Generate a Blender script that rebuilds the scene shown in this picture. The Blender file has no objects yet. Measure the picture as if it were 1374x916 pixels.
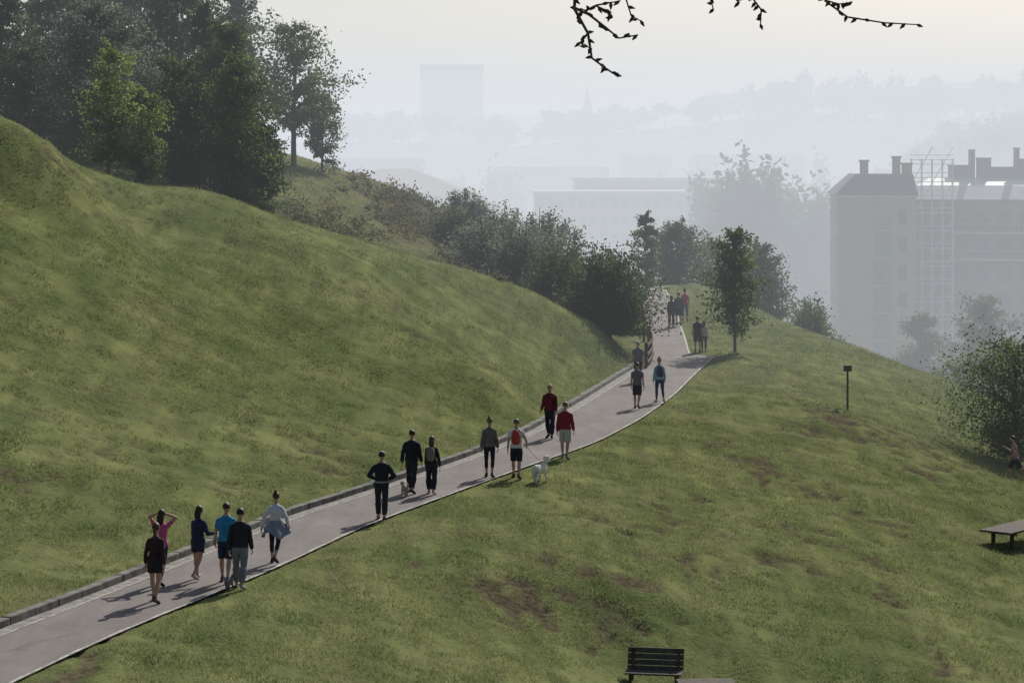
import bpy, math, random
import numpy as np
from mathutils import Vector
rng=np.random.default_rng(7); random.seed(7)
scene=bpy.context.scene
COL=scene.collection
# ------------------------------------------------------------------ camera
F=3245.0/1374.0
CAMH=9.5
cam=bpy.data.cameras.new("camera"); co=bpy.data.objects.new("camera",cam); COL.objects.link(co)
cam.sensor_width=36; cam.lens=36*F; cam.shift_y=-251/1374; cam.clip_end=12000; cam.clip_start=0.1
co.location=(0,0,CAMH); co.rotation_euler=(math.radians(90),0,0); scene.camera=co
scene.view_settings.view_transform='Standard'; scene.view_settings.look='None'; scene.view_settings.exposure=0
# ------------------------------------------------------------------ light
EL=math.radians(37); AZ=math.radians(22)
S=Vector((math.sin(AZ)*math.cos(EL),math.cos(AZ)*math.cos(EL),math.sin(EL)))
w=bpy.data.worlds.new("World"); scene.world=w; w.use_nodes=True
nt=w.node_tree; bg=nt.nodes['Background']; sky=nt.nodes.new('ShaderNodeTexSky'); sky.sky_type='NISHITA'
sky.sun_disc=False; sky.sun_elevation=EL; sky.sun_rotation=AZ; sky.dust_density=2.5; sky.air_density=1.0; sky.ozone_density=1.5
nt.links.new(sky.outputs[0],bg.inputs[0]); bg.inputs[1].default_value=0.085
sl=bpy.data.lights.new("sun",'SUN'); sl.energy=5.0; sl.angle=math.radians(0.9); sl.color=(1,.955,.87)
so=bpy.data.objects.new("sun",sl); COL.objects.link(so); so.rotation_euler=S.to_track_quat('Z','Y').to_euler(); so.location=(60,120,90)
# ------------------------------------------------------------------ materials
_m={}
def newmat(name):
    m=bpy.data.materials.new(name); m.use_nodes=True; n=m.node_tree; n.nodes.clear()
    o=n.nodes.new('ShaderNodeOutputMaterial'); return m,n,o
def mat(name,c,rough=.8,scale=8,var=.25,bump=.15,metal=0,spec=.3):
    key=(name,tuple(c))
    if key in _m: return _m[key]
    m,n,o=newmat(name); L=n.links.new
    p=n.nodes.new('ShaderNodeBsdfPrincipled'); p.inputs['Roughness'].default_value=rough; p.inputs['Metallic'].default_value=metal
    p.inputs['Specular IOR Level'].default_value=spec
    tc=n.nodes.new('ShaderNodeTexCoord'); no=n.nodes.new('ShaderNodeTexNoise'); no.inputs['Scale'].default_value=scale; no.inputs['Detail'].default_value=3
    L(tc.outputs['Object'],no.inputs['Vector'])
    r=n.nodes.new('ShaderNodeValToRGB'); r.color_ramp.elements[0].position=.3; r.color_ramp.elements[1].position=.7
    r.color_ramp.elements[0].color=[v*(1-var) for v in c]+[1]; r.color_ramp.elements[1].color=[min(1,v*(1+var)) for v in c]+[1]
    L(no.outputs[0],r.inputs[0]); L(r.outputs[0],p.inputs['Base Color'])
    b=n.nodes.new('ShaderNodeBump'); b.inputs['Strength'].default_value=bump; b.inputs['Distance'].default_value=.03
    L(no.outputs[0],b.inputs['Height']); L(b.outputs[0],p.inputs['Normal']); L(p.outputs[0],o.inputs[0])
    _m[key]=m; return m
def leafmat(name,c1,c2,scale=1.2,trans=.5):
    key=(name,tuple(c1),tuple(c2))
    if key in _m: return _m[key]
    m,n,o=newmat(name); L=n.links.new
    tc=n.nodes.new('ShaderNodeTexCoord'); no=n.nodes.new('ShaderNodeTexNoise'); no.inputs['Scale'].default_value=scale; no.inputs['Detail'].default_value=2; no.inputs['Roughness'].default_value=.7
    L(tc.outputs['Object'],no.inputs['Vector'])
    r=n.nodes.new('ShaderNodeValToRGB'); r.color_ramp.elements[0].position=.35; r.color_ramp.elements[1].position=.65
    r.color_ramp.elements[0].color=list(c1)+[1]; r.color_ramp.elements[1].color=list(c2)+[1]
    L(no.outputs[0],r.inputs[0])
    d=n.nodes.new('ShaderNodeBsdfDiffuse'); t=n.nodes.new('ShaderNodeBsdfTranslucent'); mx=n.nodes.new('ShaderNodeMixShader'); mx.inputs[0].default_value=trans
    L(r.outputs[0],d.inputs[0]); L(r.outputs[0],t.inputs[0]); L(d.outputs[0],mx.inputs[1]); L(t.outputs[0],mx.inputs[2]); L(mx.outputs[0],o.inputs[0])
    _m[key]=m; return m
# ------------------------------------------------------------------ mesh builder
def nrm(v):
    v=np.asarray(v,float); l=np.linalg.norm(v); return v/l if l>1e-9 else v
class B:
    def __init__(s): s.v=[]; s.f=[]; s.m=[]; s.n=0
    def add(s,vs,fs,mi=0):
        s.v.extend([tuple(map(float,q)) for q in vs]); s.f.extend([tuple(int(i)+s.n for i in q) for q in fs]); s.m.extend([mi]*len(fs)); s.n+=len(vs)
    def box(s,x0,x1,y0,y1,z0,z1,mi=0):
        vs=[(x,y,z) for z in (z0,z1) for y in (y0,y1) for x in (x0,x1)]
        s.add(vs,[(0,2,3,1),(4,5,7,6),(0,1,5,4),(2,6,7,3),(0,4,6,2),(1,3,7,5)],mi)
    def obox(s,c,ax,ay,az,mi=0):
        c=np.array(c,float);ax=np.array(ax,float);ay=np.array(ay,float);az=np.array(az,float)
        vs=[c+i*ax+j*ay+k*az for k in (-1,1) for j in (-1,1) for i in (-1,1)]
        s.add(vs,[(0,2,3,1),(4,5,7,6),(0,1,5,4),(2,6,7,3),(0,4,6,2),(1,3,7,5)],mi)
    def loft(s,pts,rx,ry=None,ref=(0,1,0),seg=10,dome=True,mi=0):
        pts=[np.array(p,float) for p in pts]; ry=rx if ry is None else ry
        rx=list(rx); ry=list(ry); n=len(pts); T=[]
        for i in range(n): T.append(nrm(pts[min(i+1,n-1)]-pts[max(i-1,0)]))
        P=[];RX=[];RY=[];TT=[]
        if dome:
            r=min(rx[0],ry[0])
            for k,sc in ((.85,.5),(.5,.87)): P.append(pts[0]-T[0]*r*k);RX.append(rx[0]*sc);RY.append(ry[0]*sc);TT.append(T[0])
        for i in range(n): P.append(pts[i]);RX.append(rx[i]);RY.append(ry[i]);TT.append(T[i])
        if dome:
            r=min(rx[-1],ry[-1])
            for k,sc in ((.5,.87),(.85,.5)): P.append(pts[-1]+T[-1]*r*k);RX.append(rx[-1]*sc);RY.append(ry[-1]*sc);TT.append(T[-1])
        vs=[];ref=np.array(ref,float)
        for p,a,b,t in zip(P,RX,RY,TT):
            rr=ref if abs(np.dot(t,nrm(ref)))<.95 else np.array((0,0,1.)) if abs(t[2])<.9 else np.array((1.,0,0))
            side=nrm(np.cross(t,rr)); bb=nrm(np.cross(side,t))
            for k in range(seg):
                an=2*math.pi*k/seg; vs.append(p+side*a*math.cos(an)+bb*b*math.sin(an))
        fs=[];m=len(P)
        for i in range(m-1):
            for k in range(seg):
                k2=(k+1)%seg; fs.append((i*seg+k,i*seg+k2,(i+1)*seg+k2,(i+1)*seg+k))
        fs.append(tuple(range(seg))[::-1]); fs.append(tuple((m-1)*seg+k for k in range(seg)))
        s.add(vs,fs,mi)
    def ell(s,c,r,mi=0,seg=12,rings=8):
        vs=[];fs=[]
        for i in range(1,rings):
            th=math.pi*i/rings
            for k in range(seg):
                ph=2*math.pi*k/seg; vs.append((c[0]+r[0]*math.sin(th)*math.cos(ph),c[1]+r[1]*math.sin(th)*math.sin(ph),c[2]+r[2]*math.cos(th)))
        for i in range(rings-2):
            for k in range(seg):
                k2=(k+1)%seg; fs.append((i*seg+k,(i+1)*seg+k,(i+1)*seg+k2,i*seg+k2))
        t=len(vs); vs.append((c[0],c[1],c[2]+r[2])); vs.append((c[0],c[1],c[2]-r[2]))
        for k in range(seg):
            k2=(k+1)%seg; fs.append((t,k,k2)); fs.append((t+1,(rings-2)*seg+k2,(rings-2)*seg+k))
        s.add(vs,fs,mi)
    def mesh(s,name,mats,smooth=False):
        me=bpy.data.meshes.new(name); me.from_pydata(s.v,[],s.f)
        for m in mats: me.materials.append(m)
        me.polygons.foreach_set('material_index',s.m)
        if smooth: me.polygons.foreach_set('use_smooth',[True]*len(s.f))
        me.update(); return me
    def obj(s,name,mats,smooth=False,parent=None,loc=(0,0,0),rot=0):
        o=bpy.data.objects.new(name,s.mesh(name,mats,smooth)); COL.objects.link(o); o.location=loc; o.rotation_euler=(0,0,rot)
        if parent: o.parent=parent
        return o
def empty(name,loc=(0,0,0),rot=0):
    e=bpy.data.objects.new(name,None); COL.objects.link(e); e.location=loc; e.rotation_euler=(0,0,rot); e.empty_display_size=.2; return e
def fastmesh(name,verts,nper,mats,mi=None):
    verts=np.ascontiguousarray(verts,dtype=np.float32).reshape(-1,3); nf=len(verts)//nper
    me=bpy.data.meshes.new(name); me.vertices.add(len(verts)); me.vertices.foreach_set('co',verts.ravel())
    me.loops.add(nf*nper); me.loops.foreach_set('vertex_index',np.arange(nf*nper,dtype=np.int32))
    me.polygons.add(nf); me.polygons.foreach_set('loop_start',np.arange(0,nf*nper,nper,dtype=np.int32))
    for m in mats: me.materials.append(m)
    if mi is not None: me.polygons.foreach_set('material_index',np.asarray(mi,dtype=np.int32))
    me.update(calc_edges=True); return me
# ------------------------------------------------------------------ noise
def h2(ix,iy,s):
    n=(ix.astype(np.int64)*374761393+iy.astype(np.int64)*668265263+s*982451653)&0xffffffff
    n=((n^(n>>13))*1274126177)&0xffffffff; n=n^(n>>16); return (n&0xffff)/65535.0
def vn(x,y,s=0):
    x=np.asarray(x,float);y=np.asarray(y,float);ix=np.floor(x);iy=np.floor(y);fx=x-ix;fy=y-iy;fx=fx*fx*(3-2*fx);fy=fy*fy*(3-2*fy)
    return (h2(ix,iy,s)*(1-fx)+h2(ix+1,iy,s)*fx)*(1-fy)+(h2(ix,iy+1,s)*(1-fx)+h2(ix+1,iy+1,s)*fx)*fy
def fbm(x,y,s=0,o=4):
    t=0;a=.5;q=0
    for k in range(o): t=t+a*vn(x*2**k,y*2**k,s+k);q+=a;a*=.55
    return t/q
sst=lambda t:(lambda c:c*c*(3-2*c))(np.clip(t,0,1))
# ------------------------------------------------------------------ terrain
LE=np.array([(36,-13.0),(47.9,-10.14),(51.55,-9.0),(56.05,-7.72),(63.6,-5.62),(68.05,-3.92),(75.9,-1.1),(82.65,.84),(94.85,3.3),(103.1,4.86),(109.7,6.19),(114.5,6.75),(122,7.0),(130,7.25),(140,7.6),(150,7.6),(158,6.9),(166,5.0)])
RE=np.array([(36,-10.8),(43.6,-8.96),(47.8,-7.91),(52.4,-6.41),(55.5,-5.42),(61.9,-3.76),(66.6,-2.09),(73.2,.29),(79.7,2.77),(86.8,4.63),(95.4,6.41),(105,8.0),(113.8,9.57),(114.6,8.45),(122,8.8),(130,9.05),(140,9.45),(150,9.5),(158,9.0),(166,7.5)])
PZ=np.array([(0,0),(113,0),(118,.08),(122,.2),(130,.45),(140,.9),(150,1.2),(158,1.25),(166,.8)])
def smooth_tab(T):
    ys=np.arange(36,166.01,.5);v=np.interp(ys,T[:,0],T[:,1]);k=np.ones(9)/9;vp=np.r_[[v[0]+(v[0]-v[1])*i for i in (4,3,2,1)],v,[v[-1]]*4];sm=np.convolve(vp,k,'valid')
    wgt=np.clip((np.abs(ys-114.2)-1)/3,0,1);return ys,sm*wgt+v*(1-wgt)
LY,LX=smooth_tab(LE);RY_,RX_=smooth_tab(RE)
xl=lambda Y:np.interp(Y,LY,LX); xr=lambda Y:np.interp(Y,RY_,RX_); pz=lambda Y:np.interp(Y,PZ[:,0],PZ[:,1])
C=[(-19,90,10.5),(-17.2,92,9.56),(-15.7,97,8.4),(-16,100,8.2),(-12.85,100,8.0),(-9,102,6.42),(-6.6,103,5.6),(-4.3,104,4.85),(-1.2,106,3.7),(2.1,108,2.6),(5.0,110,1.2),
(-15,110,8.0),(-10,112,6.2),(-10.9,120,7.0),(-11.7,130,8.4),(-13.2,135,9.4),(-10.2,140,8.6),(-7.4,143,7.6),(-3.9,146,6.0),(-1.2,150,4.7),(2.9,152,2.8),
(-4.9,115,4.4),(-5.5,130,5.6),(-1.2,118,3.2),(-1.5,135,3.8),(3.5,118,1.5),(4,130,1.4),
(-13.1,62,2.0),(-16.1,76,5.0),(-18.4,86,7.8),(-17.8,83.5,7.5),(-15.4,93,7.5),(-9.3,78,2.5),(-5.07,88,2.9),(-1,88,1.5),(-8,95,5.6),(-13.5,88,6.1),
(-25,92,11.5),(-30,110,12),(-40,80,13),(-45,50,10),(-30,60,6),(-30,40,4),(-18,42,1.4),(-12.5,52,.6),(-30,150,10.5),(-15,160,6.5),(-22,125,10.5),(0,170,-1),(-15,185,1),(-35,190,4),(8,172,-1),(20,165,-6),(40,190,-16),(0,190,-8),(20,190,-13),
(35,120,-7.5),(50,100,-10),(50,150,-16),(30,95,-4.8),(30,75,-3.8),(30,55,-3.8),(50,60,-6),(20,45,-3.0),(5,40,-1.2),(-20,30,1.3),(0,30,.2),(20,30,-.2),(-20,13,5.2),(0,13,5.3),(20,13,5.2),(-20,0,7.7),(0,0,7.8),(20,0,7.7),(-45,10,8),(50,20,2),
(3.3,55,-2.7),(0,50,-1.42),(8,52,-2.8),(12.7,58.5,-3.28),(12.1,63,-3.1),(13.4,72,-2.8),(15.7,78,-2.75),(10.4,66,-2.5),(9.2,66,-2.0),(6.75,70,-1.13),(6,62,-1.83),(11.4,80,-1.5),(8.1,84,-.67),(12.1,95,-.35),(13.2,96,-.68),(10.1,105,.0),(15.6,91,-1.5),(19.1,92,-2.92),(19.5,98,-2.75),
(10.8,150,1.6),(13.3,138,.87),(15.3,130,.17),(17.8,125,-.44),(20,120,-1.22),(21.9,118,-1.9),(23,112,-2.7),(26,108,-4),(11.6,125,.25),(10.5,114,.1),(16,110,-.7),(18,104,-1.5),
(20,140,-3.5),(16,148,-1.5),(25,130,-5),(0,58,-.75),(2.5,60,-1.0),(-3,52,-.7),(-5,46,-.5)]
for Y in range(42,112,7):
    C.append((float(xl(Y))-1.2,Y,.22)); C.append((float(xr(Y))+1.2,Y,-.1))
for Y in (118,128,140,150): C.append((float(xr(Y))+1,Y,float(pz(Y)))); C.append((float(xl(Y))-1,Y,float(pz(Y))+.1))
C=np.array(C,float)
def phi(r2): return np.where(r2>1e-9,.5*r2*np.log(r2+1e-12),0)
nC=len(C); d2=((C[:,None,:2]-C[None,:,:2])**2).sum(-1)/400
K=phi(d2)+np.eye(nC)*0.0008
Pm=np.c_[np.ones(nC),C[:,0]/20,C[:,1]/20]
A=np.block([[K,Pm],[Pm.T,np.zeros((3,3))]]); sol=np.linalg.solve(A,np.r_[C[:,2],0,0,0])
def tps(x,y):
    x=np.asarray(x,float).ravel();y=np.asarray(y,float).ravel();out=np.empty(len(x))
    for i in range(0,len(x),40000):
        a=x[i:i+40000];b=y[i:i+40000]
        q=((a[:,None]-C[None,:,0])**2+(b[:,None]-C[None,:,1])**2)/400
        out[i:i+40000]=phi(q)@sol[:nC]+sol[nC]+sol[nC+1]*a/20+sol[nC+2]*b/20
    return out
def Hf(X,Y):
    X=np.asarray(X,float);Y=np.asarray(Y,float);sh=X.shape
    xc=np.clip(X,-45,52);yc=np.clip(Y,0,190)
    z=tps(xc,yc).reshape(sh)
    z=z+(fbm(X/3.5,Y/3.5,3)-.5)*.38+(fbm(X/.8,Y/.8,9,3)-.5)*.14
    do=np.maximum(np.maximum(Y-190,0)/60,np.maximum(X-52,0)/60)
    z=z*(1-sst(do))+(-22+(fbm(X/90,Y/90,5)-.5)*3)*sst(do)
    L_=xl(Y)-.55-X; R_=X-xr(Y)-.06
    fade=sst((Y-30)/6)*sst((168-Y)/8)
    zp=pz(Y)
    zc=np.where(L_>0,(zp+.06)*(1-sst(L_/2.2))+z*sst(L_/2.2),np.where(R_>0,(zp-.02)*(1-sst(R_/1.8))+z*sst(R_/1.8),zp-.05))
    return z*(1-fade)+zc*fade
def gnd(x,y): return float(Hf(np.array([x]),np.array([y]))[0])
DX=.22;DY=.28
cx=np.arange(-32,34,DX);cy=np.arange(34,160,DY)
def outer(a,s,n,g=1.25):
    r=[];d=s
    for _ in range(n): d=d*g;a=a+d;r.append(a)
    return r
xs=np.array([-v for v in outer(32,.5,34)][::-1]+list(cx)+outer(cx[-1],.5,34)); ys=np.array([34-v for v in outer(0,.6,16)][::-1]+list(cy)+outer(cy[-1],.5,36))
GX,GY=np.meshgrid(xs,ys); GZ=Hf(GX,GY)
patches=[(.1,57,1.3,.7,1.05),(2.5,60,1.0,.6,1.05),(1.3,58.2,1.6,.4,.8),(4.1,63.5,.8,.8,.75),(8.1,80,.8,1.8,.95),(9.6,78.2,.7,1.3,.9),(7.2,83,.5,1.2,.75),(12.6,92,1.3,2.2,.85),(11.4,89,.8,1.5,.75),(6.5,76,.5,1.4,.75),(8.8,70,.8,1.1,.85),(10,69,.6,.8,.75),(10.5,60.5,.22,1.6,.95),(10.35,63.2,.2,1.6,.9),(10.1,66,.2,1.2,.9),(-5.3,72,1.4,1.8,.42),(-8.0,44.5,.25,1.6,1),(-12.3,60,.8,.6,.45),(15.5,90,1.9,2.6,.65),(14,86,1.0,1.8,.65),(4.8,68,.7,.9,.65),(-16.5,92,1.5,1.5,.45),(7.4,66,.6,.7,.7),(5.5,72,.6,.8,.65),(3.2,66,1.2,.8,.5),(11.5,75,.9,1.2,.65),(-2,93,2.2,2,.42),(-10,66,1.2,1.5,.4)]
def baref(X,Y):
    b=np.zeros_like(X)
    for (px,py,a,c,s) in patches: b=np.maximum(b,s*np.exp(-(((X-px)/a)**2+((Y-py)/c)**2)*.4))
    n=fbm(X/.45,Y/.6,21,5)
    return sst((b*1.1+(n-.5)*3.0-.54)/.45)*(b>.06)
def dryf(X,Y):
    d=np.exp(-(((X+4.5)/4.0)**2+((Y-136)/13)**2))*1.2
    d=np.maximum(d,.9*np.exp(-(((X+1)/3)**2+((Y-126)/9)**2)))
    return np.clip(d,0,1)
bare=baref(GX,GY);dry=dryf(GX,GY)
GZ=GZ-bare*.09
ny,nx=GX.shape
me=bpy.data.meshes.new("ground"); me.vertices.add(nx*ny); me.vertices.foreach_set('co',np.stack([GX,GY,GZ],-1).astype(np.float32).ravel())
ii=np.arange((ny-1)*(nx-1)); r_=ii//(nx-1);c_=ii%(nx-1);a0=r_*nx+c_
q=np.stack([a0,a0+1,a0+nx+1,a0+nx],-1).astype(np.int32)
me.loops.add(q.size);me.loops.foreach_set('vertex_index',q.ravel());me.polygons.add(len(q));me.polygons.foreach_set('loop_start',np.arange(0,q.size,4,dtype=np.int32))
me.polygons.foreach_set('use_smooth',np.ones(len(q),bool)); me.update(calc_edges=True)
for nm,ar in (('bare',bare),('dry',dry)):
    at=me.attributes.new(nm,'FLOAT','POINT'); at.data.foreach_set('value',ar.astype(np.float32).ravel())
m,n,o=newmat("grassy_ground");L=n.links.new
tc=n.nodes.new('ShaderNodeTexCoord')
def noise(sc,det=6,rough=.6,vec=None,src=tc):
    q=n.nodes.new('ShaderNodeTexNoise');q.inputs['Scale'].default_value=sc;q.inputs['Detail'].default_value=det;q.inputs['Roughness'].default_value=rough
    L(vec if vec else tc.outputs['Object'],q.inputs['Vector']);return q.outputs[0]
def ramp(inp,p0,c0,p1,c1):
    r=n.nodes.new('ShaderNodeValToRGB');e=r.color_ramp.elements;e[0].position=p0;e[0].color=list(c0)+[1];e[1].position=p1;e[1].color=list(c1)+[1];L(inp,r.inputs[0]);return r.outputs[0]
def mixc(f,a,b,bt='MIX'):
    q=n.nodes.new('ShaderNodeMix');q.data_type='RGBA';q.blend_type=bt
    if isinstance(f,float): q.inputs[0].default_value=f
    else: L(f,q.inputs[0])
    for i,v in ((6,a),(7,b)):
        if isinstance(v,tuple): q.inputs[i].default_value=v+(1,)
        else: L(v,q.inputs[i])
    return q.outputs[2]
mp=n.nodes.new('ShaderNodeMapping');mp.inputs['Rotation'].default_value=(0,0,math.radians(22));mp.inputs['Scale'].default_value=(1.6,.16,1);L(tc.outputs['Object'],mp.inputs['Vector'])
g1=ramp(noise(.30,6,.7),.38,(.082,.112,.042),.64,(.18,.195,.085))
g2=ramp(noise(1.0,3,.6,mp.outputs[0]),.3,(.68,.72,.72),.7,(1.28,1.25,1.15))
g=mixc(1.0,g1,g2,'MULTIPLY')
g=mixc(ramp(noise(9,4,.75),.4,(0,0,0),.75,(.65,.65,.65)),g,(.21,.20,.105))
at=n.nodes.new('ShaderNodeAttribute');at.attribute_name='dry'
g=mixc(at.outputs['Fac'],g,ramp(noise(2.5,4,.7),.35,(.07,.06,.035),.7,(.17,.15,.08)))
at=n.nodes.new('ShaderNodeAttribute');at.attribute_name='bare'
g=mixc(at.outputs['Fac'],g,ramp(noise(6,4,.7),.35,(.055,.046,.03),.7,(.15,.13,.085)))
p=n.nodes.new('ShaderNodeBsdfDiffuse');L(g,p.inputs[0])
b=n.nodes.new('ShaderNodeBump');b.inputs['Strength'].default_value=.9;b.inputs['Distance'].default_value=.07;L(noise(7,4,.8),b.inputs['Height']);L(b.outputs[0],p.inputs['Normal']);L(p.outputs[0],o.inputs[0])
me.materials.append(m)
go=bpy.data.objects.new("ground",me);COL.objects.link(go)
# ---- grass blades
N=700000
Yg=40*np.exp(rng.random(N)*math.log(158/40)); Xg=(rng.random(N)*2-1)*(.216*Yg+1.5)
clump=fbm(Xg/.5,Yg/.7,55,3)
cut=.28+.2*sst((fbm(Xg/5,Yg/5,77,3)-.35)/.3)
keep=((Xg<xl(Yg)-.56+.1*(clump-.5))|(Xg>xr(Yg)-.10+.6*(.5-clump)))&(rng.random(N)>baref(Xg,Yg)*.93)&(Yg<158)&(clump>cut+.1*rng.random(N))
Xg=Xg[keep];Yg=Yg[keep];clump=clump[keep];N=len(Xg)
fi=(Xg-cx[0])/DX;fj=(Yg-cy[0])/DY;i0=np.clip(fi.astype(int),0,len(cx)-2);j0=np.clip(fj.astype(int),0,len(cy)-2);fx=fi-i0;fy=fj-j0
ox=34;oy=16
Z=GZ;zz=(Z[j0+oy,i0+ox]*(1-fx)+Z[j0+oy,i0+ox+1]*fx)*(1-fy)+(Z[j0+oy+1,i0+ox]*(1-fx)+Z[j0+oy+1,i0+ox+1]*fx)*fy
sc=np.clip(Yg/60,.85,2.0);big=1+1.6*(rng.random(N)<.015)
edge=np.clip((Xg-xr(Yg))/.5,.35,1)*(Xg>xr(Yg)-.5)+(Xg<xl(Yg))
hh=(.03+.11*np.clip(clump-.3,0,.6)+.03*rng.random(N))*big*sc**.3*np.clip(edge,.3,1); ww=.009*sc*(.7+.6*rng.random(N)); an=rng.random(N)*2*np.pi
lx=rng.normal(0,.5,N)*hh;ly=rng.normal(-.1,.5,N)*hh
V=np.empty((N,3,3));dx=np.cos(an)*ww;dy=np.sin(an)*ww
V[:,0]=np.stack([Xg-dx,Yg-dy,zz-.01],-1);V[:,1]=np.stack([Xg+dx,Yg+dy,zz-.01],-1);V[:,2]=np.stack([Xg+lx,Yg+ly,zz+hh],-1)
gm=[leafmat("grass_blade",(.10,.135,.05),(.22,.235,.10),.4,.5),leafmat("grass_blade_dry",(.20,.19,.11),(.32,.30,.18),.8,.45)]
drym=((rng.random(N)<.12+.5*dryf(Xg,Yg))|(fbm(Xg/2,Yg/2,71)>.66)).astype(int)
gg=bpy.data.objects.new("grass",fastmesh("grass",V,3,gm,drym));COL.objects.link(gg)
# ------------------------------------------------------------------ path
def strip(name,ya,yb,fa,fb,fz,mt,step=.5,nxs=1):
    Ys=np.arange(ya,yb+1e-6,step);bb=B();vs=[];fs=[]
    for Y in Ys:
        a=float(fa(Y));c=float(fb(Y))
        for k in range(nxs+1): vs.append((a+(c-a)*k/nxs,Y,float(fz(Y))))
    w_=nxs+1
    for i in range(len(Ys)-1):
        for k in range(nxs): fs.append((i*w_+k,i*w_+k+1,(i+1)*w_+k+1,(i+1)*w_+k))
    bb.add(vs,fs);return bb.obj(name,[mt],True)
m,n,o=newmat("path_asphalt");L=n.links.new;tc=n.nodes.new('ShaderNodeTexCoord')
mp=n.nodes.new('ShaderNodeMapping');mp.inputs['Rotation'].default_value=(0,0,math.radians(17));mp.inputs['Scale'].default_value=(1.2,.18,1);L(tc.outputs['Object'],mp.inputs['Vector'])
g=ramp(noise(.6,5,.7),.3,(.125,.109,.103),.7,(.18,.160,.150));g=mixc(1.0,g,ramp(noise(1.3,4,.7,mp.outputs[0]),.3,(.78,.78,.78),.7,(1.18,1.18,1.18)),'MULTIPLY');g=mixc(ramp(noise(25,3,.8),.35,(0,0,0),.8,(.6,.6,.6)),g,(.22,.20,.19))
cr=n.nodes.new('ShaderNodeTexVoronoi');cr.feature='DISTANCE_TO_EDGE';cr.inputs['Scale'].default_value=.22
nn=n.nodes.new('ShaderNodeTexNoise');nn.inputs['Scale'].default_value=1.5;L(tc.outputs['Object'],nn.inputs['Vector'])
mv=n.nodes.new('ShaderNodeMix');mv.data_type='VECTOR';mv.inputs[0].default_value=.35;L(tc.outputs['Object'],mv.inputs[4]);L(nn.outputs['Color'],mv.inputs[5]);L(mv.outputs[1],cr.inputs['Vector'])
g=mixc(ramp(cr.outputs[0],0,(.6,.6,.6),.003,(0,0,0)),g,(.08,.07,.065))
p=n.nodes.new('ShaderNodeBsdfPrincipled');p.inputs['Roughness'].default_value=.9;p.inputs['Specular IOR Level'].default_value=.2;L(g,p.inputs['Base Color'])
b=n.nodes.new('ShaderNodeBump');b.inputs['Strength'].default_value=.35;b.inputs['Distance'].default_value=.01;L(noise(60,3,.8),b.inputs['Height']);L(b.outputs[0],p.inputs['Normal']);L(p.outputs[0],o.inputs[0])
asph=m
strip("path",36,166,lambda Y:xl(Y)-.02,xr,lambda Y:pz(Y),asph,.4,4)
conc=mat("concrete",(.19,.18,.165),.9,4,.45,.3);concd=mat("kerb_stone",(.13,.125,.11),.95,3,.5,.5);white=mat("edge_concrete",(.34,.33,.30),.85,4,.5,.2)
strip("path_edging",36,113.4,lambda Y:xr(Y)-.075+.02*math.sin(Y*3.1),lambda Y:xr(Y)-.01,lambda Y:pz(Y)+.008,white,.3)
strip("path_edging",115,160,lambda Y:xr(Y)-.10,lambda Y:xr(Y)-.02,lambda Y:pz(Y)+.008,white,.4)
strip("path_edging",36,109,lambda Y:xl(Y)+.02,lambda Y:xl(Y)+.07,lambda Y:pz(Y)+.008,white,.3)
bb=B();bb.add([(6.9,113.25,.012),(9.5,113.35,.012),(9.56,113.55,.012),(6.9,113.45,.012)],[(0,1,2,3)]);bb.obj("path_edging",[white])
strip("gutter",36,110,lambda Y:xl(Y)-.34,lambda Y:xl(Y)-.03,lambda Y:pz(Y)-.015,conc,.5)
bb=B();Y=36.0
while Y<110:
    Y2=Y+.985;a=(float(xl(Y))-.46,Y,0);c=(float(xl(Y2))-.46,Y2,0);d=nrm(np.array(c)-np.array(a));s_=np.array((d[1],-d[0],0))
    mid=(np.array(a)+np.array(c))/2+np.array((random.uniform(-.012,.012),0,-.07+random.uniform(-.015,.01)))
    bb.obox(mid,s_*.11,d*.5*np.linalg.norm(np.array(c)-np.array(a)),(0,0,.21));Y=Y2+.015
ko=bb.obj("kerb",[concd]);bv=ko.modifiers.new("b",'BEVEL');bv.width=.015;bv.segments=2
# ------------------------------------------------------------------ trees
bark=mat("bark",(.09,.07,.055),.9,12,.35,.6)
LC={'dark':((.028,.045,.02),(.065,.09,.035)),'mid':((.045,.07,.022),(.10,.135,.045)),'light':((.09,.13,.035),(.20,.24,.075)),'silver':((.08,.10,.08),(.17,.20,.15)),'olive':((.055,.065,.035),(.13,.145,.07)),'yellow':((.10,.115,.035),(.22,.22,.08))}
def leafquads(P,size,r,el=1.0,droop=0):
    n_=len(P);a=r.normal(size=(n_,3));a/=np.linalg.norm(a,axis=1)[:,None];b_=r.normal(size=(n_,3));b_[:,2]-=droop
    b_=b_-a*(a*b_).sum(1)[:,None];b_/=np.linalg.norm(b_,axis=1)[:,None]+1e-9
    s=size*(.6+.8*r.random(n_))[:,None];c_=a*s*.42;b_=b_*s*.75*el
    V=np.empty((n_,4,3));V[:,0]=P-b_;V[:,1]=P+c_;V[:,2]=P+b_;V[:,3]=P-c_;return V
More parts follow.
